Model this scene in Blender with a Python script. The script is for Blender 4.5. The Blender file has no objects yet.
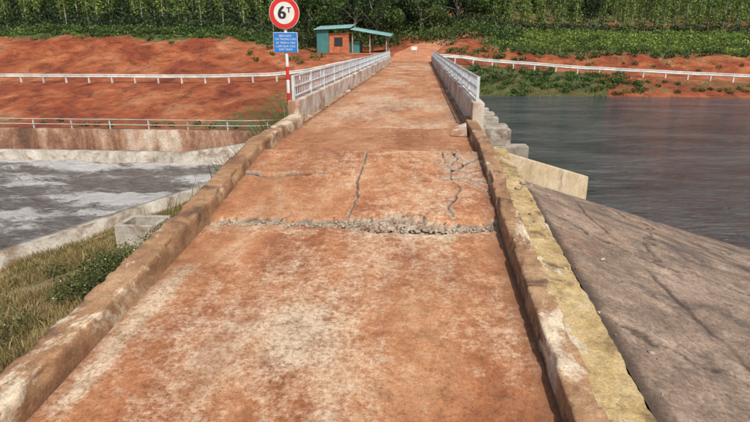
import bpy, math, random
import numpy as np
from mathutils import Vector
random.seed(7); rng=np.random.default_rng(11)
S=bpy.context.scene
# ---------------------------------------------------------------- helpers
def hsh(ix,iy,s):
    n=(ix.astype(np.int64)*374761393+iy.astype(np.int64)*668265263+s*974634777)&0x7fffffff
    n=((n^(n>>13))*1274126177)&0x7fffffff
    return ((n^(n>>16))&0xffff)/65535.0
def vn(x,y,s=0):
    x=np.asarray(x,float);y=np.asarray(y,float)
    ix=np.floor(x);iy=np.floor(y);fx=x-ix;fy=y-iy
    fx=fx*fx*(3-2*fx);fy=fy*fy*(3-2*fy)
    a=hsh(ix,iy,s);b=hsh(ix+1,iy,s);c=hsh(ix,iy+1,s);d=hsh(ix+1,iy+1,s)
    return (a*(1-fx)+b*fx)*(1-fy)+(c*(1-fx)+d*fx)*fy
def fbm(x,y,s=0,o=4):
    v=0;a=.5;t=0
    for k in range(o):
        v=v+a*vn(np.asarray(x)*2**k,np.asarray(y)*2**k,s+k*17);t+=a;a*=.5
    return v/t
def link(ob,parent=None):
    S.collection.objects.link(ob)
    if parent: ob.parent=parent
    return ob
def empty(name):
    e=bpy.data.objects.new(name,None);S.collection.objects.link(e);return e
def fast(name,V,F,mat,parent=None,smooth=False,attrs=None):
    V=np.ascontiguousarray(V,dtype=np.float32);F=np.ascontiguousarray(F,dtype=np.int32)
    me=bpy.data.meshes.new(name);k=F.shape[1]
    me.vertices.add(len(V));me.vertices.foreach_set('co',V.ravel())
    me.loops.add(F.size);me.loops.foreach_set('vertex_index',F.ravel())
    me.polygons.add(len(F));me.polygons.foreach_set('loop_start',np.arange(0,F.size,k,dtype=np.int32))
    try: me.polygons.foreach_set('loop_total',np.full(len(F),k,dtype=np.int32))
    except Exception: pass
    if smooth: me.polygons.foreach_set('use_smooth',np.ones(len(F),dtype=bool))
    me.update(calc_edges=True)
    for a,v in (attrs or {}).items():
        at=me.attributes.new(a,'FLOAT','POINT');at.data.foreach_set('value',np.ascontiguousarray(v,dtype=np.float32).ravel())
    me.materials.append(mat)
    return link(bpy.data.objects.new(name,me),parent)
def gridmesh(name,P,mat,parent=None,smooth=True,attrs=None,flip=False):
    ny,nx=P.shape[:2];i=np.arange(ny*nx).reshape(ny,nx)
    F=np.stack([i[:-1,:-1],i[:-1,1:],i[1:,1:],i[1:,:-1]],-1).reshape(-1,4)
    if flip:F=F[:,::-1]
    return fast(name,P.reshape(-1,3),F,mat,parent,smooth,attrs)
def pym(name,v,f,mat,parent=None,bevel=0,smooth=False):
    me=bpy.data.meshes.new(name);me.from_pydata([tuple(p) for p in v],[],f);me.update()
    if isinstance(mat,(list,tuple)):
        for m in mat: me.materials.append(m)
    else: me.materials.append(mat)
    ob=link(bpy.data.objects.new(name,me),parent)
    if smooth:
        for p in me.polygons:p.use_smooth=True
    if bevel:
        m=ob.modifiers.new('b','BEVEL');m.width=bevel;m.segments=2
    return ob
BF=[(0,3,2,1),(4,5,6,7),(0,1,5,4),(1,2,6,5),(2,3,7,6),(3,0,4,7)]
def box(name,x0,x1,y0,y1,z0,z1,mat,parent=None,bevel=0):
    v=[(x0,y0,z0),(x1,y0,z0),(x1,y1,z0),(x0,y1,z0),(x0,y0,z1),(x1,y0,z1),(x1,y1,z1),(x0,y1,z1)]
    return pym(name,v,BF,mat,parent,bevel)
def boxes(name,L,mat,parent=None,bevel=0):
    v=[];f=[]
    for (x0,x1,y0,y1,z0,z1) in L:
        o=len(v);v+=[(x0,y0,z0),(x1,y0,z0),(x1,y1,z0),(x0,y1,z0),(x0,y0,z1),(x1,y0,z1),(x1,y1,z1),(x0,y1,z1)]
        f+=[tuple(i+o for i in q) for q in BF]
    return pym(name,v,f,mat,parent,bevel)
def cyls(name,segs,mat,parent=None,n=8):
    v=[];f=[]
    for (a,b,r0,r1) in segs:
        a=Vector(a);b=Vector(b);d=(b-a).normalized()
        u=d.orthogonal().normalized();w=d.cross(u);o=len(v)
        for p,r in((a,r0),(b,r1)):
            for k in range(n):
                t=2*math.pi*k/n;v.append(tuple(p+u*math.cos(t)*r+w*math.sin(t)*r))
        for k in range(n):
            k2=(k+1)%n;f.append((o+k,o+k2,o+n+k2,o+n+k))
        f.append(tuple(o+n-1-k for k in range(n)));f.append(tuple(o+n+k for k in range(n)))
    return pym(name,v,f,mat,parent,smooth=False)
def resample(path,step):
    P=np.array(path,float);d=np.r_[0,np.cumsum(np.linalg.norm(np.diff(P,axis=0),axis=1))]
    n=max(2,int(d[-1]/step)+1);t=np.linspace(0,d[-1],n)
    return np.stack([np.interp(t,d,P[:,k]) for k in range(3)],1)
def sweep(name,path,prof,mat,parent=None,closed=True,jit=0,seed=0,smooth=False,js=.25):
    P=np.array(path,float);T=np.gradient(P,axis=0);T[:,2]=0;T/=np.linalg.norm(T,axis=1)[:,None]
    N=np.stack([T[:,1],-T[:,0],T[:,2]*0],1)
    pr=np.array(prof,float)
    V=P[:,None,:]+N[:,None,:]*pr[None,:,0:1]+np.array([0,0,1.])*pr[None,:,1:2]
    if jit:
        n=len(pr);k=np.arange(n)[None,:]*.37
        s=(np.arange(len(P))[:,None])*js
        V[...,0]+=jit*(fbm(s+0*k,k*3+0*s,seed)-.5)*2
        V[...,2]+=jit*(fbm(s+0*k,k*3+0*s,seed+5)-.5)*2
    ny,nx=V.shape[:2];i=np.arange(ny*nx).reshape(ny,nx)
    if closed:j=np.roll(i,-1,1)
    else: j=i[:,1:];i=i[:,:-1]
    F=np.stack([i[:-1],j[:-1],j[1:],i[1:]],-1).reshape(-1,4)
    ob=fast(name,V.reshape(-1,3),F,mat,parent,smooth)
    if closed:
        import bmesh
        bm=bmesh.new();bm.from_mesh(ob.data);bm.verts.ensure_lookup_table()
        bm.faces.new([bm.verts[q] for q in range(nx)][::-1]);bm.faces.new([bm.verts[(ny-1)*nx+q] for q in range(nx)])
        bmesh.ops.recalc_face_normals(bm,faces=bm.faces);bm.to_mesh(ob.data);bm.free()
    return ob
# ---------------------------------------------------------------- materials
def newmat(name):
    m=bpy.data.materials.new(name);m.use_nodes=True;nt=m.node_tree
    b=nt.nodes['Principled BSDF'];return m,nt,b
def noise(nt,co,scale,detail=5,rough=.6,dist=0):
    n=nt.nodes.new('ShaderNodeTexNoise');n.inputs['Scale'].default_value=scale;n.inputs['Detail'].default_value=detail
    n.inputs['Roughness'].default_value=rough;n.inputs['Distortion'].default_value=dist
    nt.links.new(co,n.inputs['Vector']);return n.outputs['Fac']
def ramp(nt,f,stops):
    r=nt.nodes.new('ShaderNodeValToRGB');e=r.color_ramp.elements
    while len(e)<len(stops): e.new(.5)
    for q,(p,c) in zip(e,stops):
        q.position=p;q.color=(*c,1) if len(c)==3 else c
    nt.links.new(f,r.inputs[0]);return r.outputs[0]
def mixc(nt,f,a,b,mode='MIX'):
    m=nt.nodes.new('ShaderNodeMix');m.data_type='RGBA';m.blend_type=mode
    for s,v in((0,f),(6,a),(7,b)):
        if hasattr(v,'is_linked'): nt.links.new(v,m.inputs[s])
        elif s==0: m.inputs[0].default_value=v
        else: m.inputs[s].default_value=(*v,1)
    return m.outputs[2]
def math_(nt,op,a,b=0.,clamp=False):
    m=nt.nodes.new('ShaderNodeMath');m.operation=op;m.use_clamp=clamp
    for i,v in((0,a),(1,b)):
        if hasattr(v,'is_linked'): nt.links.new(v,m.inputs[i])
        else: m.inputs[i].default_value=v
    return m.outputs[0]
def coords(nt,sc=(1,1,1),rot=0):
    t=nt.nodes.new('ShaderNodeTexCoord');m=nt.nodes.new('ShaderNodeMapping');m.inputs['Scale'].default_value=sc
    m.inputs['Rotation'].default_value=(0,0,rot)
    nt.links.new(t.outputs['Object'],m.inputs['Vector']);return m.outputs[0]
def attr(nt,n):
    a=nt.nodes.new('ShaderNodeAttribute');a.attribute_name=n;return a.outputs['Fac']
def bump(nt,b,h,st=.3,d=.02):
    n=nt.nodes.new('ShaderNodeBump');n.inputs['Strength'].default_value=st;n.inputs['Distance'].default_value=d
    nt.links.new(h,n.inputs['Height']);nt.links.new(n.outputs[0],b.inputs['Normal'])
def rough_mat(name,stops,scale=1.5,fine=40,bst=.4,rough=.9,sc=(1,1,1),fineamt=.35,bd=.02,patch=None,stain=None,useattr=None):
    m,nt,b=newmat(name);co=coords(nt,sc);c2=coords(nt)
    f=noise(nt,co,scale,8,.65,.4);c=ramp(nt,f,stops)
    if stain:
        s=noise(nt,c2,stain[0],7,.7,.6);sr=nt.nodes.new('ShaderNodeMapRange');sr.inputs[1].default_value=stain[1];sr.inputs[2].default_value=stain[2]
        nt.links.new(s,sr.inputs[0]);c=mixc(nt,sr.outputs[0],c,stain[3])
    if patch:
        s=noise(nt,coords(nt,(1.3,.7,1)),patch[0],8,.72,.3);sr=nt.nodes.new('ShaderNodeMapRange');sr.inputs[1].default_value=patch[1];sr.inputs[2].default_value=patch[2]
        nt.links.new(s,sr.inputs[0]);c=mixc(nt,sr.outputs[0],c,patch[3])
    g=noise(nt,c2,fine,4,.7);gg=ramp(nt,g,[(.3,(1-fineamt,)*3),(.7,(1+fineamt*.6,)*3)])
    g2=noise(nt,c2,fine*.18,5,.7);gg2=ramp(nt,g2,[(.35,(1-fineamt*.7,)*3),(.65,(1.08,)*3)])
    c=mixc(nt,1.,c,gg,'MULTIPLY');c=mixc(nt,1.,c,gg2,'MULTIPLY')
    if useattr: c=mixc(nt,attr(nt,useattr[0]),c,useattr[1])
    nt.links.new(c,b.inputs['Base Color']);b.inputs['Roughness'].default_value=rough
    h=math_(nt,'ADD',g,math_(nt,'MULTIPLY',g2,1.5));bump(nt,b,h,bst,bd)
    return m
def plain(name,c,rough=.6,metal=0,var=.25,scale=6):
    m,nt,b=newmat(name);co=coords(nt);f=noise(nt,co,scale,5,.65)
    cc=ramp(nt,f,[(.3,tuple(x*(1-var) for x in c)),(.7,tuple(min(1,x*(1+var*.4)) for x in c))])
    nt.links.new(cc,b.inputs['Base Color']);b.inputs['Roughness'].default_value=rough;b.inputs['Metallic'].default_value=metal
    return m
M={}
M['kerb']=rough_mat('kerb_concrete',[(.34,(.22,.11,.055)),(.48,(.36,.2,.1)),(.6,(.46,.29,.16))],1.2,55,.5,.92,fineamt=.38,bd=.009,patch=(.8,.54,.585,(.66,.54,.39)),stain=(2.2,.51,.64,(.14,.075,.042)))
M['ledge']=rough_mat('ledge_concrete',[(.35,(.26,.18,.08)),(.47,(.45,.32,.14)),(.6,(.54,.41,.21))],1.8,45,.6,.92,fineamt=.4,bd=.012,patch=(1.3,.54,.6,(.6,.53,.42)),stain=(3,.53,.68,(.15,.1,.05)))
M['apron']=rough_mat('apron_concrete',[(.33,(.19,.13,.09)),(.46,(.28,.2,.145)),(.56,(.36,.26,.19)),(.68,(.45,.34,.25))],1.1,24,.8,.9,fineamt=.5,bd=.02,patch=(.45,.54,.7,(.38,.22,.13)),stain=(.9,.51,.63,(.14,.105,.082)),useattr=('seam',(.05,.032,.022)))
M['wing']=rough_mat('pale_concrete',[(.35,(.45,.34,.2)),(.5,(.6,.48,.31)),(.65,(.7,.61,.46))],1.2,25,.4,.9,fineamt=.2,stain=(1.2,.56,.7,(.3,.19,.1)))
M['grey']=rough_mat('grey_concrete',[(.35,(.28,.25,.2)),(.5,(.42,.38,.32)),(.65,(.52,.48,.42))],.9,20,.4,.9,fineamt=.3,bd=.01,stain=(1.2,.5,.66,(.2,.13,.08)))
M['parapet']=rough_mat('parapet_concrete',[(.33,(.44,.37,.3)),(.46,(.56,.5,.43)),(.6,(.66,.62,.57))],.8,20,.2,.9,fineamt=.18,bd=.006,stain=(1.1,.46,.62,(.34,.18,.1)))
M['stain']=rough_mat('stained_concrete',[(.38,(.09,.045,.028)),(.48,(.2,.095,.055)),(.56,(.33,.19,.12)),(.66,(.46,.37,.29))],.5,9,.4,.9,sc=(1,1,.35),fineamt=.4)
M['rubble']=rough_mat('rubble_stone',[(.35,(.3,.2,.135)),(.5,(.42,.32,.235)),(.65,(.54,.46,.36))],6,60,.5,.95)
M['rail']=plain('galvanised_rail',(.6,.66,.69),.45,.15,.3,3)
M['white']=plain('white_paint',(.74,.74,.72),.5,0,.15,5)
M['whiterail']=plain('white_rail_paint',(.64,.63,.59),.6,0,.4,1.2)
M['piperail']=plain('weathered_pipe_paint',(.52,.5,.46),.6,0,.4,1.2)
M['red']=plain('red_paint',(.62,.03,.025),.45,0,.1)
M['blue']=plain('blue_paint',(.02,.2,.62),.45,0,.1)
M['black']=plain('black_paint',(.02,.02,.02),.5,0,.1)
M['teal']=plain('teal_sheet',(.05,.2,.19),.55,0,.3,1)
M['tealroof']=plain('teal_roof_sheet',(.22,.42,.4),.5,.0,.35,.8)
M['brick']=rough_mat('brick_wall',[(.35,(.42,.12,.05)),(.6,(.56,.2,.09))],2,12,.3)
M['dark']=plain('dark_interior',(.03,.03,.03),.9)
M['bark']=rough_mat('bark',[(.35,(.2,.16,.12)),(.6,(.42,.38,.31))],3,20,.6,sc=(1,1,.3))
M['gate']=plain('steel_gate',(.1,.12,.12),.6,.2,.4,1)
def leafmat(name,dk,md,lt):
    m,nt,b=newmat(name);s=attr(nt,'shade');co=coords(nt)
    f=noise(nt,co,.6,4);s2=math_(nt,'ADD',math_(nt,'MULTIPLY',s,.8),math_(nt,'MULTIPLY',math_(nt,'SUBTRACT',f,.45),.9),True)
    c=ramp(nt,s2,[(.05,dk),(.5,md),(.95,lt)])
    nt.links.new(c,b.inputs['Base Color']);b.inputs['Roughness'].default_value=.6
    tr=nt.nodes.new('ShaderNodeBsdfTranslucent');nt.links.new(c,tr.inputs[0])
    mx=nt.nodes.new('ShaderNodeMixShader');mx.inputs[0].default_value=.35
    nt.links.new(b.outputs[0],mx.inputs[1]);nt.links.new(tr.outputs[0],mx.inputs[2])
    nt.links.new(mx.outputs[0],nt.nodes['Material Output'].inputs[0]);return m
M['leaf']=leafmat('leaf',(.02,.045,.01),(.11,.185,.03),(.33,.42,.08))
M['leafmid']=leafmat('leaf_mid',(.015,.034,.009),(.06,.115,.022),(.18,.26,.05))
M['leafdark']=leafmat('leaf_dark',(.005,.015,.005),(.02,.045,.012),(.07,.11,.026))
M['leafdry']=leafmat('grass_blades',(.13,.095,.035),(.3,.23,.09),(.53,.42,.2))
M['leafweed']=leafmat('weed_leaf',(.03,.044,.012),(.11,.13,.035),(.3,.28,.09))
M['flower']=plain('white_petals',(.7,.68,.6),.7)
# road
m,nt,b=newmat('dusty_concrete_road');M['road']=m
co=coords(nt)
n1=noise(nt,coords(nt,(1,.6,1)),.9,9,.68,.4);n2=noise(nt,co,6,9,.76);n3=noise(nt,co,75,4,.8);n4=noise(nt,coords(nt,(.5,7,1)),4,6,.7);n5=noise(nt,co,26,5,.78)
n6=noise(nt,coords(nt,(3.5,.35,1)),1.3,7,.7)
c=ramp(nt,n1,[(.36,(.31,.115,.045)),(.46,(.42,.175,.075)),(.55,(.48,.23,.107)),(.63,(.56,.33,.185))])
pf=math_(nt,'ADD',attr(nt,'pale'),math_(nt,'MULTIPLY',math_(nt,'SUBTRACT',n2,.5),2.1))
pf=math_(nt,'ADD',pf,math_(nt,'MULTIPLY',math_(nt,'SUBTRACT',n4,.5),.6))
pf=math_(nt,'ADD',pf,math_(nt,'MULTIPLY',math_(nt,'SUBTRACT',n5,.5),1.1))
pf=math_(nt,'ADD',pf,math_(nt,'MULTIPLY',math_(nt,'SUBTRACT',n6,.5),1.0))
pr=nt.nodes.new('ShaderNodeMapRange');pr.inputs[1].default_value=.3;pr.inputs[2].default_value=.95;nt.links.new(pf,pr.inputs[0])
pale=ramp(nt,n5,[(.35,(.47,.35,.23)),(.6,(.64,.52,.38))])
c=mixc(nt,math_(nt,'MULTIPLY',pr.outputs[0],.85),c,pale)
c=mixc(nt,1.,c,ramp(nt,n3,[(.32,(.35,.31,.29)),(.44,(.94,.94,.94)),(.72,(1.2,1.2,1.18))]),'MULTIPLY')
c=mixc(nt,1.,c,ramp(nt,n5,[(.32,(.55,.5,.48)),(.48,(.98,.98,.98)),(.7,(1.12,1.12,1.12))]),'MULTIPLY')
c=mixc(nt,1.,c,ramp(nt,n2,[(.34,(.66,.62,.58)),(.52,(1.02,1.02,1.02))]),'MULTIPLY')
dm=math_(nt,'MULTIPLY',attr(nt,'dark_tone'),.75);c=mixc(nt,dm,c,(.15,.065,.033))
c=mixc(nt,attr(nt,'broken'),c,ramp(nt,n5,[(.35,(.24,.17,.12)),(.6,(.5,.41,.31))]))
c=mixc(nt,attr(nt,'crack'),c,(.03,.018,.012))
nt.links.new(c,b.inputs['Base Color']);b.inputs['Roughness'].default_value=.9
bump(nt,b,math_(nt,'ADD',n3,math_(nt,'ADD',n5,math_(nt,'MULTIPLY',n2,1.5))),.6,.012)
# soil terrain
m,nt,b=newmat('red_earth_terrain');M['soil']=m
co=coords(nt);n1=noise(nt,co,.22,9,.68,.6);n2=noise(nt,co,2.2,6,.7);n3=noise(nt,coords(nt,(1,.5,3)),.9,8,.75,.5)
c=ramp(nt,n1,[(.34,(.25,.048,.016)),(.46,(.38,.088,.028)),(.54,(.5,.145,.05)),(.64,(.58,.24,.11))])
c=mixc(nt,1.,c,ramp(nt,n3,[(.36,(.42,.38,.36)),(.48,(.9,.9,.9)),(.62,(1.15,1.15,1.15))]),'MULTIPLY')
g=ramp(nt,n2,[(.3,(.03,.05,.012)),(.5,(.09,.115,.03)),(.7,(.19,.21,.06))])
vf=math_(nt,'ADD',attr(nt,'veg'),math_(nt,'MULTIPLY',math_(nt,'SUBTRACT',n2,.5),1.6))
vf=math_(nt,'ADD',vf,math_(nt,'MULTIPLY',math_(nt,'SUBTRACT',n1,.5),.8))
pr=nt.nodes.new('ShaderNodeMapRange');pr.inputs[1].default_value=.45;pr.inputs[2].default_value=.62;nt.links.new(vf,pr.inputs[0])
c=mixc(nt,pr.outputs[0],c,g)
nt.links.new(c,b.inputs['Base Color']);b.inputs['Roughness'].default_value=.95
bump(nt,b,math_(nt,'ADD',n2,math_(nt,'MULTIPLY',n3,2.)),1.,.3)
# water
m,nt,b=newmat('lake_water');M['lake']=m
co=coords(nt,(.55,1.3,1),.12)
a=noise(nt,co,1.9,5,.6,.8);a2=noise(nt,co,.5,4,.55,.5);a3=noise(nt,co,7,3,.5)
cc=ramp(nt,noise(nt,co,.35,6,.65),[(.38,(.035,.041,.044)),(.62,(.085,.094,.098))])
nt.links.new(cc,b.inputs['Base Color']);b.inputs['Roughness'].default_value=.09;b.inputs['IOR'].default_value=1.33
bump(nt,b,math_(nt,'ADD',math_(nt,'ADD',a,math_(nt,'MULTIPLY',a2,1.6)),math_(nt,'MULTIPLY',a3,.25)),1.,.4)
m,nt,b=newmat('river_water');M['river']=m
fa=attr(nt,'foam');f2=noise(nt,coords(nt,(.7,1.6,1),.15),2.4,8,.78,.9);f3=noise(nt,coords(nt,(.6,1.9,1),.1),7,6,.75,.5)
fs=math_(nt,'ADD',fa,math_(nt,'ADD',math_(nt,'MULTIPLY',math_(nt,'SUBTRACT',f2,.5),1.9),math_(nt,'MULTIPLY',math_(nt,'SUBTRACT',f3,.5),1.3)))
ff=ramp(nt,fs,[(.25,(0,0,0)),(.5,(.35,.35,.35)),(.78,(1,1,1))])
cc=mixc(nt,ff,ramp(nt,f2,[(.35,(.15,.125,.105)),(.6,(.3,.265,.235))]),(.76,.74,.71))
nt.links.new(cc,b.inputs['Base Color']);b.inputs['IOR'].default_value=1.33
rr=nt.nodes.new('ShaderNodeMapRange');rr.inputs[3].default_value=.3;rr.inputs[4].default_value=.85
nt.links.new(ff,rr.inputs[0]);nt.links.new(rr.outputs[0],b.inputs['Roughness'])
bump(nt,b,math_(nt,'ADD',f2,math_(nt,'MULTIPLY',f3,.5)),1.,.3)

# ---------------------------------------------------------------- camera / light
cam=bpy.data.cameras.new('camera');cam.lens=25.97;cam.sensor_width=36;cam.clip_end=3000
co_=link(bpy.data.objects.new('camera',cam));co_.location=(0,0,1.72)
co_.rotation_euler=(math.radians(90-17.25),0,math.radians(4.54));S.camera=co_
el=math.radians(52);sx,sy=.42,-.9;hn=math.hypot(sx,sy)
sv=Vector((sx/hn*math.cos(el),sy/hn*math.cos(el),math.sin(el)))
w=bpy.data.worlds.new('World');S.world=w;w.use_nodes=True;nt=w.node_tree
sk=nt.nodes.new('ShaderNodeTexSky');sk.sky_type='NISHITA';sk.sun_disc=False;sk.sun_elevation=el;sk.sun_rotation=math.atan2(sx,sy)
sk.dust_density=4;sk.air_density=1.0
bg=nt.nodes['Background'];nt.links.new(sk.outputs[0],bg.inputs[0]);bg.inputs[1].default_value=.12
sl=bpy.data.lights.new('sun','SUN');sl.energy=3.75;sl.angle=math.radians(1.2);sl.color=(1,.95,.86)
so=link(bpy.data.objects.new('sun',sl));so.rotation_euler=(-sv).to_track_quat('-Z','Y').to_euler();so.location=(20,-20,40)
S.view_settings.view_transform='Standard'
try:S.view_settings.look='None'
except Exception:pass

# ---------------------------------------------------------------- road
def roadz(Y):
    return np.interp(Y,[-20,3,6.15,6.3,8.72,8.78,11.4,60],[-2.3,-.65,-.385,-.35,.035,-.02,0,0])
def polyd(X,Y,pts,seed,jit=.05):
    d=np.full(X.shape,9.)
    P=np.array(pts,float)
    Xj=X+jit*(fbm(X*5,Y*5,seed)-.5)*2.4;Yj=Y+jit*(fbm(X*5+9,Y*5+3,seed+1)-.5)*2.4
    for a,b_ in zip(P[:-1],P[1:]):
        ab=b_-a;t=np.clip(((Xj-a[0])*ab[0]+(Yj-a[1])*ab[1])/(ab@ab),0,1)
        d=np.minimum(d,np.hypot(Xj-a[0]-t*ab[0],Yj-a[1]-t*ab[1]))
    return d
ys=np.r_[np.arange(-20,1,.5),np.arange(1,5.6,.03),np.arange(5.6,9.2,.014),np.arange(9.2,11.5,.03),np.arange(11.5,30,.1),np.arange(30,53.01,.25)]
xs=np.linspace(-2.53,.99,236)
X,Y=np.meshgrid(xs,ys)
Z=roadz(Y).copy()
crack=np.zeros_like(X);broken=np.zeros_like(X);dark_tone=np.zeros_like(X)
near=(Y>1)&(Y<11.5)
edge=6.2+.13*(fbm(X*1.6,X*0,3)-.5)*2+.09*(fbm(X*8,Y*2+4,5)-.5)*2+.05*np.clip((X+.2),-1,1)
gw=.05+.11*np.exp(-((X+.2)/.55)**2)+.08*fbm(X*3,X*0,8)
dd=Y-edge
lip=.025+.04*np.exp(-((X+.3)/.8)**2)
up=np.clip((8.6-Y)/2.3,0,1)*lip*np.clip((dd+.02)/.06,0,1)
Z=np.where((Y<8.75),Z+up,Z)
ingw=np.clip(1-np.abs(dd+gw*.45)/gw,0,1)
Z-=near*np.clip(ingw*2,0,1)*(.015+.06*fbm(X*16,Y*16,12)*(.5+.9*np.exp(-((X+.25)/.6)**2)))
nz=fbm(X*13,Y*13,78)
broken=np.maximum(broken,np.clip(ingw*3.2-.3+1.8*(nz-.5),0,1)*near)
crack=np.maximum(crack,near*np.clip(1-np.abs(dd-.005)/.028,0,1)*np.clip(fbm(X*3,Y*3,79)*3-.9,0,.85))
crack=np.maximum(crack,near*(ingw>.1)*np.clip((fbm(X*20,Y*26,178)-.62)*6,0,.7))
lines=[([(-.82,6.25),(-.79,6.9),(-.84,7.6),(-.8,8.2),(-.83,8.75)],.011,.04,.03),
 ([(-2.52,7.62),(-2.2,7.58),(-1.8,7.6),(-1.35,7.68)],.024,.07,.06),
 ([(.36,8.74),(.42,8.2),(.52,7.9),(.47,7.5),(.6,7.2),(.42,6.6),(.44,6.3)],.010,.035,.05),
 ([(.98,8.45),(.8,8.25),(.62,8.0),(.5,7.85)],.022,.06,.17),
 ([(.45,7.55),(.7,7.6),(.98,7.45)],.018,.05,.12),
 ([(.98,7.95),(.75,7.8),(.5,7.95)],.014,.04,.12),
 ([(.55,8.72),(.62,8.4),(.55,8.1)],.014,.04,.13),
 ([(.98,7.1),(.8,7.3),(.6,7.55)],.010,.03,.06),
 ([(.2,8.3),(.4,8.1)],.008,.03,.04),
 ([(-2.5,6.02),(-2.0,6.1),(-1.6,6.25)],.010,.02,.02)]
for k,(pts,wd,dp,br) in enumerate(lines):
    d=polyd(X,Y,pts,30+k*3,.035 if k==0 else .05);wv=wd*(.5+1.0*fbm(X*4,Y*4,90+k))
    Z-=near*dp*np.exp(-(d/wv)**2);crack=np.maximum(crack,near*np.exp(-(d/wv)**2)*.95)
    if br: broken=np.maximum(broken,near*np.clip(1.2-d/br,0,1)*np.clip(fbm(X*9,Y*9,60+k)*3-.8,0,1))
Z+=near*.035*((Y>7.62)&(Y<8.74)&(X<-.82)&(X>-2.6))*np.clip((8.7-Y),0,1)*np.clip((-.9-X)/.6,0,1)
Z+=near*(.012*((X>-.82)&(Y>6.3)&(Y<8.75)))
d9=Y-8.75-.05*(fbm(X*3,X*0,9)-.5)
broken=np.maximum(broken,near*np.clip(1-np.abs(d9)/.05,0,1)*np.clip(fbm(X*5,Y*3,91)*1.9-.45+.4*(X>.1),0,1)*.8)
crack=np.maximum(crack,near*(np.abs(d9-.03)<.02)*.5)
for jy in (11.42,16.2,20.2,24.3,28.4,32.5,36.6,40.7,44.8,48.9):
    wj=.04 if jy<28 else .13
    m_=np.abs(Y-jy)<wj;crack=np.maximum(crack,m_*.6*fbm(X*2,Y*0+jy,92)*1.4);Z-=m_*.015
Z+=.006*(fbm(X*3,Y*3,41)-.5)
pale=.13+1.15*(fbm(X*.9,Y*.5,51)-.43)
pale+=.65*np.exp(-(((X+.85)/.42)**2+((Y-3.9)/.5)**2))
pale+=.28*np.exp(-(((X+1.2)/1.0)**2+((Y-5.1)/.5)**2))+.12*np.exp(-((X+.8)/.9)**2)*(Y<6)
pale+=1.1*np.exp(-((X+2.38)/.12)**2)*np.clip(fbm(X*1,Y*1.1,52)*3-.95,0,1)*(Y<6)
pale+=.35*np.exp(-((dd+.2)/.2)**2)
pale+=.14*((Y>6.3)&(Y<8.7))+.18*(Y>11.4)
slab=np.floor((Y-11.42)/4.08);pale+=(Y>11.4)*(hsh(slab,slab*0,5)-.5)*.45
pale-=.25*((Y>8.8)&(Y<11.4))
dark_tone=np.clip(1-(.99-X)/(.12+.18*fbm(Y*1.5,Y*0,61)),0,1)*.9*(Y<9)+.5*np.clip(1-(X+2.53)/.12,0,1)  # darker brown along both road edges, past the crest and in patches
dark_tone+=.4*((Y>8.8)&(Y<11.4))*fbm(X*2,Y*2,62)+.3*np.clip(1-(X+2.53)/.5,0,1)*(Y>11)+.3*np.clip(1-(1-X)/.4,0,1)*(Y>11)
dark_tone+=.5*np.clip(fbm(X*1.3,Y*.8,63)*3-1.6,0,1)
gridmesh('road',np.stack([X,Y,Z],-1),M['road'],attrs=dict(pale=pale,crack=np.clip(crack,0,1),broken=np.clip(broken,0,1),dark_tone=np.clip(dark_tone,0,1)),smooth=True)
# rubble
phi=(1+5**.5)/2
ico=np.array([(-1,phi,0),(1,phi,0),(-1,-phi,0),(1,-phi,0),(0,-1,phi),(0,1,phi),(0,-1,-phi),(0,1,-phi),(phi,0,-1),(phi,0,1),(-phi,0,-1),(-phi,0,1)])/1.9
icf=np.array([(0,11,5),(0,5,1),(0,1,7),(0,7,10),(0,10,11),(1,5,9),(5,11,4),(11,10,2),(10,7,6),(7,1,8),(3,9,4),(3,4,2),(3,2,6),(3,6,8),(3,8,9),(4,9,5),(2,4,11),(6,2,10),(8,6,7),(9,8,1)])
def stones(name,pos,size,mat,parent=None):
    n=len(pos);V=ico[None]*(1+.5*(rng.random((n,12,1))-.5)*2)*np.asarray(size)[:,None,None]*(.5+.8*rng.random((n,1,3)))
    a=rng.random(n)*6.28;c,s=np.cos(a)[:,None],np.sin(a)[:,None]
    x=V[...,0]*c-V[...,1]*s;y=V[...,0]*s+V[...,1]*c
    V=np.stack([x,y,V[...,2]*.6],-1)+np.asarray(pos)[:,None,:]
    F=(icf[None]+(np.arange(n)*12)[:,None,None]).reshape(-1,3)
    return fast(name,V.reshape(-1,3),F,mat,parent)
n=1900
rx=np.where(rng.random(n)<.55,rng.normal(-.2,.5,n),rng.uniform(-2.4,.97,n));rx=np.clip(rx,-2.45,.97)
ry=6.2+.13*(fbm(rx*1.6,rx*0,3)-.5)*2+.05*np.clip(rx+.2,-1,1)-.05+rng.normal(0,.045,n)*(1+1.0*np.exp(-((rx+.3)/.5)**2))
sz=rng.gamma(1.5,.0055,n)*(1+1.0*np.exp(-((rx+.2)/.5)**2));sz=np.clip(sz,.004,.042)
stones('rubble',np.stack([rx,ry,roadz(ry)-.02+sz*.25],1),sz,M['rubble'])
n=320
rx=rng.uniform(.3,1.0,n);ry=rng.choice([7.55,7.85,8.2,8.7],n)+rng.normal(0,.1,n);sz=np.clip(rng.gamma(2,.006,n),.004,.035)
stones('rubble',np.stack([rx,ry,roadz(ry)+.015],1),sz,M['rubble'])
n=120
rx=rng.uniform(1.1,1.75,n);ry=rng.uniform(6.8,9.4,n);sz=np.clip(rng.gamma(2,.009,n),.005,.05)
stones('rubble',np.stack([rx,ry,-.88+.0755*(ry-3.4)+.03],1),sz,M['rubble'])
cv=[(.62,10.5,0),(.95,10.4,0),(1.0,11.05,0),(.72,11.15,0),(.66,10.52,.12),(.92,10.45,.16),(.96,11.0,.2),(.74,11.1,.1)]
pym('concrete_chunk',cv,BF,M['parapet'],bevel=.015)

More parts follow.
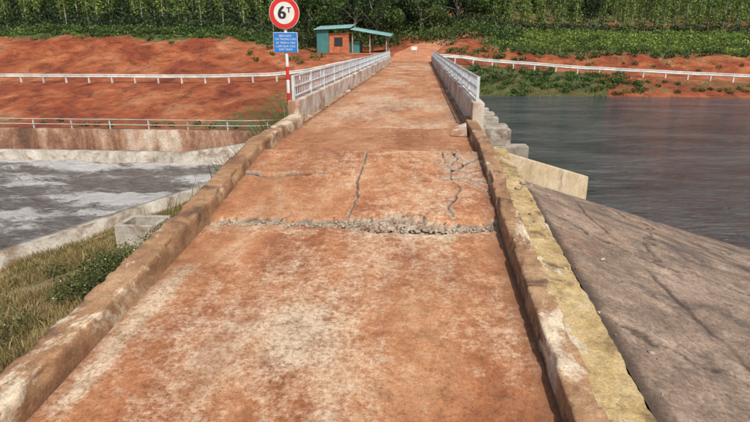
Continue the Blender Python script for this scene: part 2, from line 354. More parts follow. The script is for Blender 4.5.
# ---------------------------------------------------------------- kerbs, ledge
def kerbprof(x0,x1,h,dn):
    xm=np.linspace(x0+.012,x1-.012,9)
    return [(x0,-dn),(x0,-.02),(x0,h*.35),(x0,h*.7),(x0,h-.012)]+[(x,h) for x in xm]+[(x1,h-.012),(x1,h*.7),(x1,h*.35),(x1,0),(x1,-dn)]
yk=np.arange(-12,12.01,.03)
def smz(Y): return np.interp(Y,[-20,3,6.2,8.7,11.4,60],[-2.3,-.65,-.36,-.02,0,0])
pk=np.stack([yk*0,yk,smz(yk)],1)
def kerb(name,x0,x1,h,seed):
    ob=sweep(name,pk,kerbprof(x0,x1,h,.5),M['kerb'],smooth=False)
    V=np.zeros(len(ob.data.vertices)*3,dtype=np.float32);ob.data.vertices.foreach_get('co',V);V=V.reshape(-1,3)
    cx=(x0+x1)/2;rel=V[:,2]-smz(V[:,1]);top=np.clip((rel-h*.6)/(h*.35),0,1)
    ed=np.clip(np.abs(V[:,0]-cx)/((x1-x0)/2)-.7,0,.3)/.3
    ch=np.clip(fbm(V[:,1]*2.6,np.sign(V[:,0]-cx)*3,seed+40)-.6,0,1)+np.clip(fbm(V[:,1]*9,np.sign(V[:,0]-cx)*3+9,seed+43)-.6,0,1)*.4
    V[:,2]-=top*ed*ch*.3;V[:,0]+=np.sign(cx-V[:,0])*top*ed*ch*.25
    V[:,2]+=top*.008*(fbm(V[:,0]*12,V[:,1]*5,seed+50)-.5)
    V[:,0]+=.012*(fbm(V[:,1]*.7,V[:,1]*0,seed+51)-.5)
    ob.data.vertices.foreach_set('co',V.ravel());ob.data.update();return ob
kerb('kerb',-2.81,-2.53,.22,3)
kerb('kerb',.99,1.2,.2,9)
yl=np.arange(-12,11.01,.05);xl=np.linspace(1.15,1.79,24);XX,YY=np.meshgrid(xl,yl)
ZZ=-.88+.0755*(YY-3.4)+.05*(fbm(XX*3,YY*3,71)-.5)+.06*(1.76-XX)/.6+.02*(fbm(XX*12,YY*12,74)-.5)
ZZ[:,-1]-=.4
XX=XX+(.05*(fbm(YY*2,YY*0,72)-.5)+.04*(fbm(YY*9,YY*0,73)-.5))*(XX>1.7)
gridmesh('concrete_ledge',np.stack([XX,YY,ZZ],-1),M['ledge'])
# ---------------------------------------------------------------- apron (upstream slope)
T=np.array([(1.8,-14,-2.24),(1.8,0,-1.18),(1.8,3.4,-.93),(1.8,6,-.73),(1.8,8.7,-.55),(1.78,10.5,-.76),(1.72,12,-1.06)])
B=np.array([(14,-14,-2.8),(12,0,-2.8),(10.8,5,-2.8),(9.3,9,-2.8),(7.7,12.1,-2.8),(6.3,13.9,-2.8),(4.98,15.7,-2.75)])
s=np.linspace(0,6,420);Ti=np.stack([np.interp(s,range(7),T[:,k]) for k in range(3)],1);Bi=np.stack([np.interp(s,range(7),B[:,k]) for k in range(3)],1)
r=np.r_[np.linspace(0,.999,330),np.linspace(1,1.6,20)]
P=Ti[:,None]*(1-r[None,:,None])+Bi[:,None]*r[None,:,None]
px_,py_=P[...,0].copy(),P[...,1].copy();R_=np.repeat(r[None],len(s),0)
P[...,2]+=(.14*(fbm(px_*.8,py_*.8,81)-.5)+.05*(fbm(px_*2.4,py_*2.4,84)-.5))*np.clip(R_*6,0,1)+.022*(fbm(px_*7,py_*7,82)-.5)
seam=np.zeros(px_.shape)
for q,kk in ((.16,0),(.5,1)):
    wob=.03*(fbm(py_*.6,py_*0,83+kk)-.5)+.012*(fbm(py_*5,py_*0,88)-.5)
    seam=np.maximum(seam,np.exp(-((R_-q-wob)/.005)**2)*np.clip(fbm(py_*.8,px_*0,85+kk)*3-.6,0,.9))
for pts in ([(1.9,7.9),(3.2,7.0),(4.4,6.9),(6.2,6.0)],[(2.2,10.6),(4,9.6),(6,9.4),(8.5,8.6)],[(1.9,4.8),(3.0,4.3),(4.2,3.5)],[(3.2,7.0),(3.6,8.2),(4.2,9.5)]):
    dq=polyd(px_,py_,pts,140,.14);seam=np.maximum(seam,np.exp(-(dq/(.018+.02*fbm(px_*3,py_*3,142)))**2)*.9)
seam=np.maximum(seam,.9*np.clip(1.3-R_/(.008+.014*fbm(py_*4,py_*0,87)),0,1))
seam=np.maximum(seam,.6*np.clip((R_-.965+.02*fbm(py_*3,py_*0,143))/.02,0,1))
streak=np.clip((fbm(py_*2.6+px_*.2,R_*1.2,144)-.54)*4,0,.5)*np.clip(R_*4,0,1);seam=np.maximum(seam,streak)
P[...,2]-=.03*np.clip(seam-.45,0,1)*(R_<.95)
gridmesh('concrete_slope',P,M['apron'],smooth=True,attrs=dict(seam=seam))
n=30;q=rng.integers(150,400,n);rr=np.abs(rng.normal(0,.03,n));ps=Ti[q]*(1-rr[:,None])+Bi[q]*rr[:,None];ps[:,2]+=.01
stones('rubble',ps,np.clip(rng.gamma(2,.008,n),.006,.04),M['rubble'])
# wing wall
a=np.array([1.5,11.9]);b_=np.array([5.0,15.8]);d=(b_-a)/np.linalg.norm(b_-a);nn=np.array([-d[1],d[0]])*.34
v=[(a[0],a[1],-4),(b_[0],b_[1],-4),(b_[0]+nn[0],b_[1]+nn[1],-4),(a[0]+nn[0],a[1]+nn[1],-4),
   (a[0],a[1],-.44),(b_[0],b_[1],-2.0),(b_[0]+nn[0],b_[1]+nn[1],-2.0),(a[0]+nn[0],a[1]+nn[1],-.44)]
pym('wing_wall',v,BF,M['wing'],bevel=.03)
# ---------------------------------------------------------------- bridge
br=empty('bridge')
box('deck_slab',-2.95,1.4,11.2,53,-.55,-.06,M['grey'],br,.03)
box('parapet_left',-2.9,-2.66,12.0,53,-.1,.5,M['parapet'],br,.02)
box('parapet_right',1.1,1.34,11.3,53,-.1,.56,M['parapet'],br,.02)
box('deck_edge_left',-2.66,-2.54,11.4,53,-.05,.03,M['kerb'],br)
box('deck_edge_right',1.0,1.1,11.4,53,-.05,.03,M['kerb'],br)
def railing(name,x,y0,y1,zb,zt):
    L=[];y=y0
    while y<=y1:
        L.append((x-.03,x+.03,y-.03,y+.03,zb,zt+.02));y+=2.0
    boxes(name+'_posts',L,M['rail'],br)
    seg=[((x,y0,z),(x,y1,z),.022,.022) for z in (zt,(zt+zb)/2+.03,zb+.08)]
    y=y0+.2
    while y<y1:
        seg.append(((x,y,zb+.08),(x,y,zt),.011,.011));y+=.2
    cyls(name+'_bars',seg,M['rail'],br,6)
railing('railing_left',-2.78,12.1,52.8,.5,1.02)
railing('railing_right',1.22,11.6,52.8,.56,1.04)
pl=[];ul=[];gl=[];k=18.7
while k<50:
    pl.append((-4.5,3.75,k-.3,k+.3,-7,-1.62));ul.append((-2.7,2.3,k-.22,k+.22,-1.0,-.56));ul.append((-2.7,3.0,k-.26,k+.26,-1.62,-1.0))
    gl.append((.9,1.0,k+.3,k+3.4,-6,-2.1));k+=3.7
gl.append((.9,1.0,12,18.4,-6,-2.1))
boxes('piers',pl,M['grey'],br,.03);boxes('pier_steps',ul,M['grey'],br,.03);boxes('gates',gl,M['gate'],br)
boxes('service_beams',[(1.6,3.3,kk,kk+.7,-1.3,-1.18) for kk in (20.2,23.9,27.6,31.3,35,38.7)],M['grey'],br,.02)
# ---------------------------------------------------------------- traffic sign
sg=empty('traffic_sign');px,py=-3.05,12.75
zz=-.6;i=0;segr=[];segw=[]
while zz<2.1:
    (segr if i%2 else segw).append(((px,py,zz),(px,py,min(zz+.3,2.7)),.038,.038));zz+=.3;i+=1
cyls('post_white',segw,M['white'],sg,12);cyls('post_red',segr+[((px,py,2.1),(px,py,2.62),.036,.036)],M['red'],sg,12)
def disc(name,r,y,t,mat,z=2.36):
    return cyls(name,[((px,y,z),(px,y+t,z),r,r)],mat,sg,48)
disc('sign_back',.345,py-.055,.012,M['white']);disc('sign_red_ring',.335,py-.061,.006,M['red']);disc('sign_face',.235,py-.066,.005,M['white'])
def text(name,s,size,x,z,y,mat):
    c=bpy.data.curves.new(name,'FONT');c.body=s;c.size=size;c.align_x='CENTER';c.align_y='CENTER';c.extrude=.002
    c.materials.append(mat);o=link(bpy.data.objects.new(name,c),sg);o.location=(x,y,z);o.rotation_euler=(math.pi/2,0,0);return o
for i,o_ in enumerate((-.014,-.005,.005,.014)):
    text('digit_6_stroke_%d'%i,'6',.38,px-.05+o_,2.36,py-.070-.001*i,M['black'])
for i,o_ in enumerate((-.006,.006)):
    text('letter_t_stroke_%d'%i,'T',.16,px+.11+o_,2.42,py-.070-.001*i,M['black'])
box('plate',px-.27,px+.27,py-.06,py-.05,1.52,1.94,M['blue'],sg,.003)
box('plate_back',px-.28,px+.28,py-.049,py-.042,1.51,1.95,M['white'],sg)
for i,(t,z) in enumerate((('BIEN BAO',1.87),('TAI TRONG CAU',1.80),('XE TREN 6 TAN',1.72),('CAM QUA CAU',1.645),('DAP TRAN',1.575))):
    text('plate_text_%d'%i,t,.064,px,z,py-.063,M['white'])
box('bracket',px-.06,px+.06,py-.05,py+.04,2.2,2.26,M['white'],sg)
box('footing',px-.16,px+.16,py-.16,py+.16,-.75,-.42,M['grey'],sg,.02)

# ---------------------------------------------------------------- left embankment
def wallx(Y): return -11.9+(Y-13.5)*.37
def embz(X,Y):
    top=smz(Y)-.12;f=np.clip((-2.75-X)/(-2.75-wallx(Y)),0,1)
    z=top+(-4.55-top)*(f+1e-6)**.52
    return z+.22*(fbm(X*.8,Y*.8,101)-.5)*np.clip(f*8,0,1)
ye=np.arange(-20,26.6,.2);fe=np.linspace(0,1,90)**1.6;FF,YY=np.meshgrid(fe,ye)
XX=-2.75+(wallx(YY)+2.75)*FF;ZZ=embz(XX,YY)
M['bank']=rough_mat('dry_bank_soil',[(.35,(.17,.11,.05)),(.5,(.3,.2,.1)),(.65,(.4,.29,.15))],1.2,12,.6,fineamt=.4,stain=(.8,.5,.62,(.14,.13,.045)))
gridmesh('grass_bank',np.stack([XX,YY,ZZ],-1),M['bank'],flip=True)
yw=np.arange(-20,26.7,.3);pw=np.stack([wallx(yw),yw,yw*0-4.0],1)
pw=np.vstack([pw,[(-6.0,27.4,-4.0),(-2.9,27.8,-4.0)]])
sweep('river_wall',resample(pw,.3),[(-.17,-2.5),(-.17,0),(.17,0),(.17,-2.5)],M['grey'],jit=.01,seed=2)
cb=empty('culvert_box');bx,by=-6.0,10.9;bz=float(embz(np.array(bx),np.array(by)))+.2
boxes('walls',[(bx-.45,bx+.45,by-.4,by-.28,bz-.6,bz+.38),(bx-.45,bx+.45,by+.28,by+.4,bz-.6,bz+.38),(bx-.45,bx-.33,by-.28,by+.28,bz-.6,bz+.38),(bx+.33,bx+.45,by-.28,by+.28,bz-.6,bz+.38)],M['grey'],cb,.01)
box('inside',bx-.33,bx+.33,by-.28,by+.28,bz-.5,bz+.1,M['dark'],cb)
def blades(name,x,y,z,h,wd,shade,mat,lean=.5,parent=None):
    n=len(x);a=rng.random(n)*6.283;la=rng.random(n)*6.283;l=h*lean*rng.random(n)
    dx,dy=np.cos(a)*wd,np.sin(a)*wd;mx=np.cos(la)*l;my=np.sin(la)*l
    b0=np.stack([x-dx,y-dy,z-.03],1);b1=np.stack([x+dx,y+dy,z-.03],1)
    m0=np.stack([x-dx*.7+mx*.4,y-dy*.7+my*.4,z+h*.6],1);m1=np.stack([x+dx*.7+mx*.4,y+dy*.7+my*.4,z+h*.6],1)
    t0=np.stack([x+mx,y+my,z+h],1);t1=t0+np.stack([dx*.1,dy*.1,0*x],1)
    V=np.stack([b0,b1,m1,m0,t1,t0],1).reshape(-1,3);i=np.arange(n)[:,None]*6
    F=np.concatenate([i+np.array([[0,1,2,3]]),i+np.array([[3,2,4,5]])])
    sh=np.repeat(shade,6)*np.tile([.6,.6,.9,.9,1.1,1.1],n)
    return fast(name,V,F,mat,parent,attrs=dict(shade=sh))
def notbox(x,y): return ~((np.abs(x-bx)<.5)&(np.abs(y-by)<.45))
n=95000
y=rng.uniform(2.5,26,n);f=rng.random(n)**1.3;x=-2.95+(wallx(y)+.25+2.95)*f
g=fbm(x*.9,y*.9,111);ok=(g>.36+.12*rng.random(n))&notbox(x,y);x,y,g=x[ok],y[ok],g[ok];n=len(x);z=embz(x,y)
h=(.05+.22*g**1.5)*(.5+.9*rng.random(n))
gr=fbm(x*.5+5,y*.5,112)>.6+.1*rng.normal(size=n)
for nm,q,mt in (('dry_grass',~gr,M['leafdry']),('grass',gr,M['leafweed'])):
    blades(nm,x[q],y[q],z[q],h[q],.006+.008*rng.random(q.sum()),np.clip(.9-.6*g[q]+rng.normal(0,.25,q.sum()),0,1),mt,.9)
n=14000
y=rng.normal(15,2.6,n);x=-3.0-np.abs(rng.normal(0,1.0,n));x=np.maximum(x,wallx(y)+.3)
h=.4+.95*rng.random(n)**2;z=embz(x,y)
ok=(y>11.4)&(y<26)&(fbm(x*1.4,y*1.4,113)>.44)
blades('tall_grass',x[ok],y[ok],z[ok],h[ok],.010+.008*rng.random(ok.sum()),rng.random(ok.sum()),M['leafweed'],.6)
def leaves(name,clumps,mat,parent=None,up=.3):
    C=[];SZ=[];SH=[]
    for (cx,cy,cz,a,b,c,n,s_,brt) in clumps:
        d=rng.normal(size=(n,3));d/=np.linalg.norm(d,axis=1)[:,None]
        r_=(.35+.65*rng.random(n)**.55)*(1+.22*rng.normal(size=n)*.6)
        p=d*r_[:,None]*np.array([a,b,c])
        C.append(p+np.array([cx,cy,cz]));SZ.append(s_*(.5+rng.random(n)))
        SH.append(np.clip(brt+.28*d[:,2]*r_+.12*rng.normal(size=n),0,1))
    C=np.concatenate(C);SZ=np.concatenate(SZ);SH=np.concatenate(SH);n=len(C)
    u=rng.normal(size=(n,3));u/=np.linalg.norm(u,axis=1)[:,None]
    w_=rng.normal(size=(n,3));w_-=(w_*u).sum(1)[:,None]*u;w_/=np.linalg.norm(w_,axis=1)[:,None]
    u*=SZ[:,None]*.5;w_*=SZ[:,None]*.32
    V=np.stack([C-u,C+w_,C+u,C-w_],1).reshape(-1,3);F=np.arange(n*4).reshape(-1,4)
    return fast(name,V,F,mat,parent,attrs=dict(shade=np.repeat(SH,4)))
def bushpatch(pts,r,n,s_,b=.5,hz=.7):
    return [(x,y,z+r*hz*.6,r*random.uniform(.7,1.3),r*random.uniform(.7,1.3),r*hz*random.uniform(.7,1.3),n,s_,b+random.uniform(-.2,.2)) for x,y,z in pts]
def onbank(x,y): return (x,y,float(embz(np.array(x),np.array(y))))
pts=[onbank(-5.2+random.gauss(0,.4),7.9+random.gauss(0,.7)) for _ in range(14)]
pts+=[onbank(-4.3+random.gauss(0,.3),9.2+random.gauss(0,.7)) for _ in range(5)]
pts2=[onbank(-7+random.gauss(0,1.5),8.5+random.gauss(0,1.5)) for _ in range(6)]
pts2+=[onbank(-3.5+random.gauss(0,.3),14.5+random.gauss(0,2.0)) for _ in range(14)]
pts2=[p for p in pts2 if abs(p[0]-bx)>.8 or abs(p[1]-by)>.8]
fb=empty('weed_shrub')
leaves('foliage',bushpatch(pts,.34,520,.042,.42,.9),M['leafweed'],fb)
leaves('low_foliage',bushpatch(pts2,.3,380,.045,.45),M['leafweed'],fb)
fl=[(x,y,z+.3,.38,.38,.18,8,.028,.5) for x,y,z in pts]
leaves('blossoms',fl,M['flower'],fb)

# ---------------------------------------------------------------- far terrain
st={
-300:[(31.9,-7),(32,-3.5),(35,-3.4),(44,-1.55),(46,-1.4),(58,2.4),(63,2.8),(68,3.2),(110,9),(190,32),(420,60)],
-30:[(31.9,-7),(32,-3.5),(35,-3.4),(44,-1.55),(46,-1.4),(58,2.4),(63,2.8),(68,3.2),(110,9),(190,32),(420,60)],
-17:[(31.9,-7),(32,-3.5),(35,-3.4),(44,-1.5),(46,-1.35),(58,2.0),(63,2.3),(68,3.0),(110,9),(190,32),(420,60)],
-12:[(31.9,-7),(32,-3.5),(35,-3.4),(44,-1.4),(47,-1.1),(57,.62),(60,.66),(68,.8),(110,9),(190,32),(420,60)],
-6:[(32.2,-7),(32.4,-3.5),(36,-3.2),(46,-1.3),(50,-.7),(57,.5),(60,.64),(68,.8),(110,9),(190,32),(420,60)],
-3.2:[(33,-7),(34,-3.5),(38,-3),(49,-1),(52.6,-.35),(56,.2),(61,.62),(68,1.2),(110,9),(190,32),(420,60)],
1.5:[(48,-7),(50,-2.6),(51.5,-1.6),(52.7,-.5),(53.2,-.12),(56,.2),(61,.7),(70,1.9),(110,9),(190,32),(420,60)],
6:[(48,-7),(50,-2.8),(52.5,-1.5),(55,-.5),(57,-.2),(63,1.0),(70,2.2),(80,3.6),(110,8.5),(190,32),(420,60)],
15:[(47.5,-7),(50,-2.8),(52,-1.8),(54.5,-1.15),(57,-.8),(62,.3),(70,1.6),(82,3.0),(110,7.5),(190,30),(420,60)],
30:[(47,-7),(50,-2.8),(51.5,-2.3),(54,-1.85),(57,-1.6),(61,.2),(72,1.8),(86,3.2),(110,7),(190,30),(420,60)],
300:[(46,-7),(49.5,-2.8),(51,-2.2),(54,-1.75),(57,-1.5),(61,.3),(73,2),(87,3.3),(110,7),(190,30),(420,60)]}
kx=np.array(sorted(st));KA=np.array([st[k] for k in kx])
sub=[3,8,36,6,44,12,14,40,40,20]
tt=np.concatenate([np.linspace(i,i+1,sub[i],endpoint=False) for i in range(10)]+[[10.]])
xt=np.r_[np.linspace(-300,-70,30),np.linspace(-69,75,520),np.linspace(76,300,30)]
prof=np.stack([[np.interp(xt,kx,KA[:,j,c]) for j in range(11)] for c in (0,1)],0)
YT=np.stack([np.interp(tt,range(11),prof[0][:,i]) for i in range(len(xt))],1)
ZT=np.stack([np.interp(tt,range(11),prof[1][:,i]) for i in range(len(xt))],1)
XT=np.repeat(xt[None],len(tt),0);TT=np.repeat(tt[:,None],len(xt),1)
amp=np.interp(TT,[0,1,1.5,2.5,3,4,4.5,6,10],[0,.0,.1,.55,.1,.1,1.0,.4,1.5])
amp=np.where((XT>-13)&(XT<4)&(TT>4),np.minimum(amp,.15),amp)
ZT=ZT+amp*(fbm(XT*.35,YT*.35,121)-.5)*1.4+amp*.45*(fbm(XT*1.4,YT*.7,122)-.5)+amp*.25*(fbm(XT*4,YT*3,123)-.5)
vl=np.interp(TT,[0,1,1.2,2,2.2,2.9,3.2,3.9,4.3,4.85,5.05,6,7,10],[0,.2,.4,.45,.12,.1,.3,.15,.02,.1,.75,.95,.75,.8])
vm=np.interp(TT,[0,1,2,3,4,5,6,7,8,10],[.4,.5,.6,.4,.15,.05,.15,.35,.8,.9])
vr=np.interp(TT,[0,1,1.15,2,3,3.1,4,4.3,5,5.3,6,7,10],[.2,.1,.35,.5,.5,.1,.1,.25,.4,.65,.7,.6,.8])
wl=np.clip((-11-XT)/4,0,1);wr=np.clip((XT-4)/5,0,1)
veg=vl*wl+vr*wr+vm*(1-wl-wr)
veg+=.3*(fbm(XT*.15,YT*.3,131)-.5)
veg=np.where((XT>4)&(XT<17)&(TT<3.2),.7,veg)
gridmesh('terrain',np.stack([XT,YT,ZT],-1),M['soil'],attrs=dict(veg=veg))
def terr(x,y):
    i=int(np.clip(np.searchsorted(xt,x),0,len(xt)-1));return float(np.interp(y,YT[:,i],ZT[:,i]))
gx=np.linspace(-1500,1500,40);GX,GY=np.meshgrid(gx,gx+300)
gridmesh('ground',np.stack([GX,GY,GX*0-7.5],-1),M['soil'],attrs=dict(veg=GX*0+.5))
rp=np.array([(-.8,53.0),(-.8,57),(-.4,61),(.8,66),(3.5,71),(8,75)])
t=np.linspace(0,5,60);cxp=np.interp(t,range(6),rp[:,0]);cyp=np.interp(t,range(6),rp[:,1])
R=[]
for a_,b2 in zip(cxp,cyp):
    R.append([(a_+o,b2,(terr(a_+o,b2) if b2>53.6 else -.02)+.05) for o in np.linspace(-2.1,2.1,9)])
m2=rough_mat('dirt_track',[(.35,(.4,.15,.07)),(.55,(.54,.24,.12)),(.68,(.6,.34,.2))],.8,14,.4)
gridmesh('dirt_road',np.array(R),m2)
def plane(name,x0,x1,y0,y1,z,mat):
    return pym(name,[(x0,y0,z),(x1,y0,z),(x1,y1,z),(x0,y1,z)],[(0,1,2,3)],mat)
plane('lake_water',1.0,300,-300,60,-2.8,M['lake'])
# river: turbulent surface
xr=np.linspace(-60,.9,520);yr=np.linspace(8,34,300);XR,YR=np.meshgrid(xr,yr)
ZR=-5+.34*(fbm(XR*.45,YR*.9,151)-.5)+.2*(fbm(XR*1.3,YR*2.4,152)-.5)+.08*(fbm(XR*4,YR*6,155)-.5)
foam=.12+1.5*(fbm(XR*.35+.15*YR,YR*.8,153)-.5)+.9*(fbm(XR*1.1,YR*2.2,154)-.5)
for (fx,fy,rx_,ry_,am) in ((-19,28.5,2.6,.7,1.1),(-14,29.2,2.5,.5,.7),(-12.8,22,2.8,1.2,.95),(-18,24.5,3,.8,.5),(-9.5,26.5,3,1.8,.6),(-22,26,2.2,.6,.5),(-16,19.5,2,.8,.6)):
    foam+=am*np.exp(-(((XR-fx+.3*(YR-fy))/rx_)**2+((YR-fy)/ry_)**2))
foam+=.4*np.clip(1-(YR-29.6)**2/.2,0,1)
ZR+=.12*np.clip(foam,0,1)
gridmesh('river_water',np.stack([XR,YR,ZR],-1),M['river'],attrs=dict(foam=foam))
# far retaining walls
rw=empty('retaining_wall')
sweep('upper_wall',resample([(-90,31.7,-3.35),(-9,31.7,-3.3),(-6,31.9,-3.1),(-3.4,33.2,-2.9)],.6),[(-.2,-4),(-.2,-.12),(-.28,-.12),(-.28,0),(.2,0),(.2,-4)],M['stain'],rw,jit=.01)
sweep('lower_wall',resample([(-90,30.2,-4.35),(-15,30.2,-4.35),(-13.6,29.6,-4.3),(-11,29.9,-3.95),(-8.6,31.3,-3.7)],.6),[(-.2,-3),(-.2,0),(.2,0),(.2,-3)],M['grey'],rw,jit=.01)
boxes('ledge',[(-90,-13,30.4,31.48,-6,-4.62)],M['stain'],rw)
def guard(name,path,zt=.72,beam=.3,mat=M['whiterail'],ps=2.0,pipe=False):
    g_=empty(name);p=resample(path,1.0)
    if pipe:
        cyls('pipes',[(tuple(p[i]+[0,0,h]),tuple(p[i+1]+[0,0,h]),.024,.024) for i in range(len(p)-1) for h in (zt,zt*.5)],mat,g_,6)
    else:
        q=p.copy();q[:,2]+=zt+.05*(fbm(p[:,0]*.2,p[:,1]*.2,160)-.5)
        sweep('beam',q,[(-.03,0),(.02,-.05),(-.03,-.1),(-.03,-.17),(.02,-.22),(-.03,-beam),(-.06,-beam),(-.06,0)],mat,g_)
    pp=resample(path,ps);pw_=.035 if pipe else .06
    boxes('posts',[(a[0]-pw_,a[0]+pw_,a[1]+.02,a[1]+.02+2*pw_,a[2]-.3,a[2]+zt-.02) for a in pp],mat,g_)
def tp(x,y,dz=0): return (x,y,terr(x,y)+dz)
xsl=np.arange(-90,-11.5,1.5)
guard('guardrail',[tp(x,44.6) for x in xsl]+[(-9.5,46.2,-1.1),(-7,48.5,-.6),(-4.5,51,-.15),(-3,53,0)])
guard('guardrail',[(1.5,53.2,0),(4,54.2,-.15)]+[tp(x,float(np.interp(x,kx,KA[:,3,0]))+.3) for x in np.arange(6,100,2.0)],.75,.32)
guard('pipe_railing',[(x,31.7,-3.34) for x in np.arange(-90,-9,2.)]+[(-6.5,31.9,-3.2)],.62,mat=M['piperail'],pipe=True,ps=2.4)
# ---------------------------------------------------------------- shed
sh=empty('metal_shed');zf=.62
box('teal_wall_side',-11.2,-9.9,61,65,zf-.3,3.05,M['teal'],sh)
box('brick_front',-9.88,-7.7,61.2,65,zf-.3,2.75,M['brick'],sh)
box('window',-9.3,-8.4,61.15,61.22,1.4,2.3,M['dark'],sh)
box('base_wall',-7.68,-6.6,61.6,65,zf-.3,1.9,M['teal'],sh)
boxes('posts',[(x-.06,x+.06,yy-.06,yy+.06,zf-.3,zt) for x,zt in((-7.3,2.9),(-5.4,2.6),(-3.6,2.45)) for yy in (61.1,64.9)],M['grey'],sh)
def roof(name,x0,x1,z0,z1,y0,y1,zr,mat):
    nx=90;xx=np.linspace(x0,x1,nx);yy=np.linspace(y0,y1,8);A,Bm=np.meshgrid(xx,yy)
    zz_=z0+(z1-z0)*(A-x0)/(x1-x0)+zr*(Bm-y0)/(y1-y0)+.025*np.sin(A*2*math.pi/.25)
    o=gridmesh(name,np.stack([A,Bm,zz_],-1),mat,sh);mm=o.modifiers.new('s','SOLIDIFY');mm.thickness=.04
roof('roof_main',-11.5,-7.4,3.1,3.3,60.7,65.4,.5,M['tealroof']);roof('roof_leanto',-7.5,-3.1,3.12,2.4,60.6,65.4,.35,M['tealroof'])
bs=empty('notice_board')
box('board',-.9,-.3,60,60.04,1.0,1.35,M['white'],bs,.005)
boxes('legs',[(-.85,-.81,60.045,60.085,.4,1.3),(-.39,-.35,60.045,60.085,.4,1.3)],M['grey'],bs)
# ---------------------------------------------------------------- vegetation masses
def columns(name,items,mat,n,s_,base=.14):
    e=empty(name);cl=[];tr=[]
    for (x,y,h,rad,b) in items:
        z=terr(x,y);k=max(3,int(h/1.0))
        for i in range(k):
            f=(i+.6)/k
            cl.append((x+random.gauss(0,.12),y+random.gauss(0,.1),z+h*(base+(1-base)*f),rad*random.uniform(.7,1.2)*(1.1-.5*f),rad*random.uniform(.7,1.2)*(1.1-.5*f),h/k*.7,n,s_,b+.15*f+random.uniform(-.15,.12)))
        tr.append(((x,y,z-.3),(x+random.gauss(0,.12),y,z+h),.09,.05))
    leaves('foliage',cl,mat,e);cyls('stems',tr,M['bark'],e,5)
it=[]
for rowi,yy in enumerate(np.arange(66.5,88,5)):
    for x in np.arange(-72,-13,2.4):
        if random.random()<.92: it.append((x+random.gauss(0,.35)+rowi*.9,yy+random.gauss(0,.5),random.uniform(7,9.5),random.uniform(.55,.8),.66-.09*rowi))
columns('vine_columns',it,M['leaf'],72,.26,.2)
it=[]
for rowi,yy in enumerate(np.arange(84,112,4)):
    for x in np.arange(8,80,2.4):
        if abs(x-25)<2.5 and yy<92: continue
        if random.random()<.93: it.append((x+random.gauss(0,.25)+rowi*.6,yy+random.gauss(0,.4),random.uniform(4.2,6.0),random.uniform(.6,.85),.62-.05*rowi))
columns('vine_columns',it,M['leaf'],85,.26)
def hedge(name,x0,x1,yf,r,step,n,s_,mat,b,hz=.8,jy=.5):
    pts=[]
    for x in np.arange(x0,x1,step):
        y=yf(x)+random.gauss(0,jy);pts.append((x+random.gauss(0,step*.3),y,terr(x,y)))
    return leaves(name,bushpatch(pts,r,n,s_,b,hz),mat)
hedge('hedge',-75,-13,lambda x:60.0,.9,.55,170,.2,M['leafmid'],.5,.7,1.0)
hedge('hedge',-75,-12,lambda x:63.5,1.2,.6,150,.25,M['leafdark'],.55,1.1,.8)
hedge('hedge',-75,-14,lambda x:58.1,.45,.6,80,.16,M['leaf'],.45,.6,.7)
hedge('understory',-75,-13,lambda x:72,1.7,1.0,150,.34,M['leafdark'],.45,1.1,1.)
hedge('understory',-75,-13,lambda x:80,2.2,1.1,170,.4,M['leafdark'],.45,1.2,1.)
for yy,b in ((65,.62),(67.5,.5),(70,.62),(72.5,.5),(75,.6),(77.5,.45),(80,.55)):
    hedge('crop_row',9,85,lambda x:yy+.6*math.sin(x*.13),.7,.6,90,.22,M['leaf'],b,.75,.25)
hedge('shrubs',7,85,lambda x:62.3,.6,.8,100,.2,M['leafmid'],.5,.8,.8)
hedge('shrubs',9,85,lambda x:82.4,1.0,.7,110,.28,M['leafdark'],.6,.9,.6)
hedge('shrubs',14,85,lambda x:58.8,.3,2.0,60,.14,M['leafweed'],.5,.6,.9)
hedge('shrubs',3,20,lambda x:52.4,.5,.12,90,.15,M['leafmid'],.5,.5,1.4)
hedge('shrubs',18,85,lambda x:51.4,.3,.7,70,.13,M['leafmid'],.45,.6,.6)
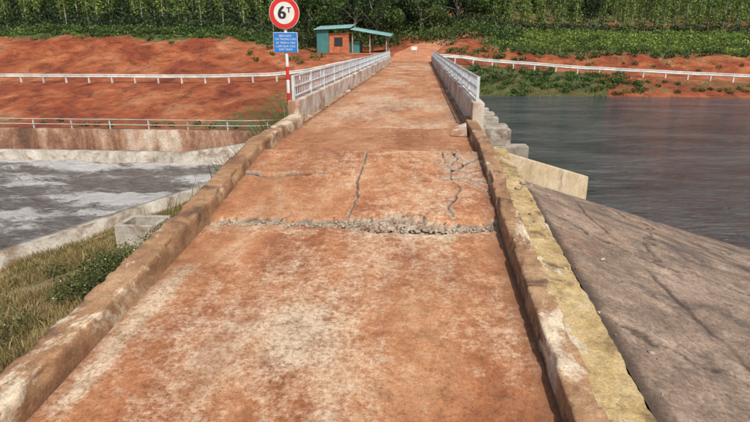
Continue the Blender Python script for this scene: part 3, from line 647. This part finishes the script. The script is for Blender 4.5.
hedge('shrubs',-75,-9,lambda x:33.9,.25,1.6,60,.12,M['leafweed'],.4,.8,.6)
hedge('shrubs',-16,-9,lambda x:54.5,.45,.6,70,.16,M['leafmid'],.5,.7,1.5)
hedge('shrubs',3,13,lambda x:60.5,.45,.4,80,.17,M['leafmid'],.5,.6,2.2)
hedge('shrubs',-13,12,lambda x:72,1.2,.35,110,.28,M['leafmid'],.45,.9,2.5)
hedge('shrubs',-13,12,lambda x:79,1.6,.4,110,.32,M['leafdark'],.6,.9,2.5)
cl=[]
for _ in range(320):
    x=random.uniform(-95,105);y=random.uniform(106,146) if x>6 else random.uniform(88,130)
    if -14<x<10: y=random.uniform(78,115)
    z=terr(x,y);r=random.uniform(2.6,4.8)
    for q in range(3):
        cl.append((x+random.gauss(0,1.3),y+random.gauss(0,1.3),z+r*(.4+.8*q),r*random.uniform(.5,.9),r*random.uniform(.5,.9),r*.7,150,.5,.5+random.uniform(-.25,.3)))
leaves('distant_trees',cl,M['leafdark'])
def tree(x,y,h,r,mat=M['leafdark'],b=.5):
    e=empty('broadleaf_tree');z=terr(x,y);tr=[((x,y,z-.3),(x+.1,y,z+h*.45),.14,.1)];cl=[]
    for i in range(14):
        a=random.uniform(0,6.28);q=random.uniform(.2,.85);ex=x+math.cos(a)*r*q;ey=y+math.sin(a)*r*q;ez=z+h*random.uniform(.32,.92)
        tr.append(((x+.1,y,z+h*random.uniform(.2,.4)),(ex,ey,ez),.06,.02))
        cl.append((ex,ey,ez,r*.42,r*.42,r*.34,230,.26,b+random.uniform(-.25,.25)))
    leaves('crown',cl,mat,e);cyls('trunk',tr,M['bark'],e,7)
tree(25,87,7,3.2);tree(-11.5,69,6,2.6,M['leafmid']);tree(-5.5,71,7,3,M['leafmid'],.4);tree(0,76,7,3.2,M['leafmid'],.45);tree(5,80,6.5,2.8);tree(-15,66,6.5,2.6,M['leafmid'],.45);tree(-2.5,82,8,3.5)
tree(-8.8,76,8,3.2,M['leafmid'],.4);tree(9.5,84,6,2.5,M['leafmid'],.45)
print('done')
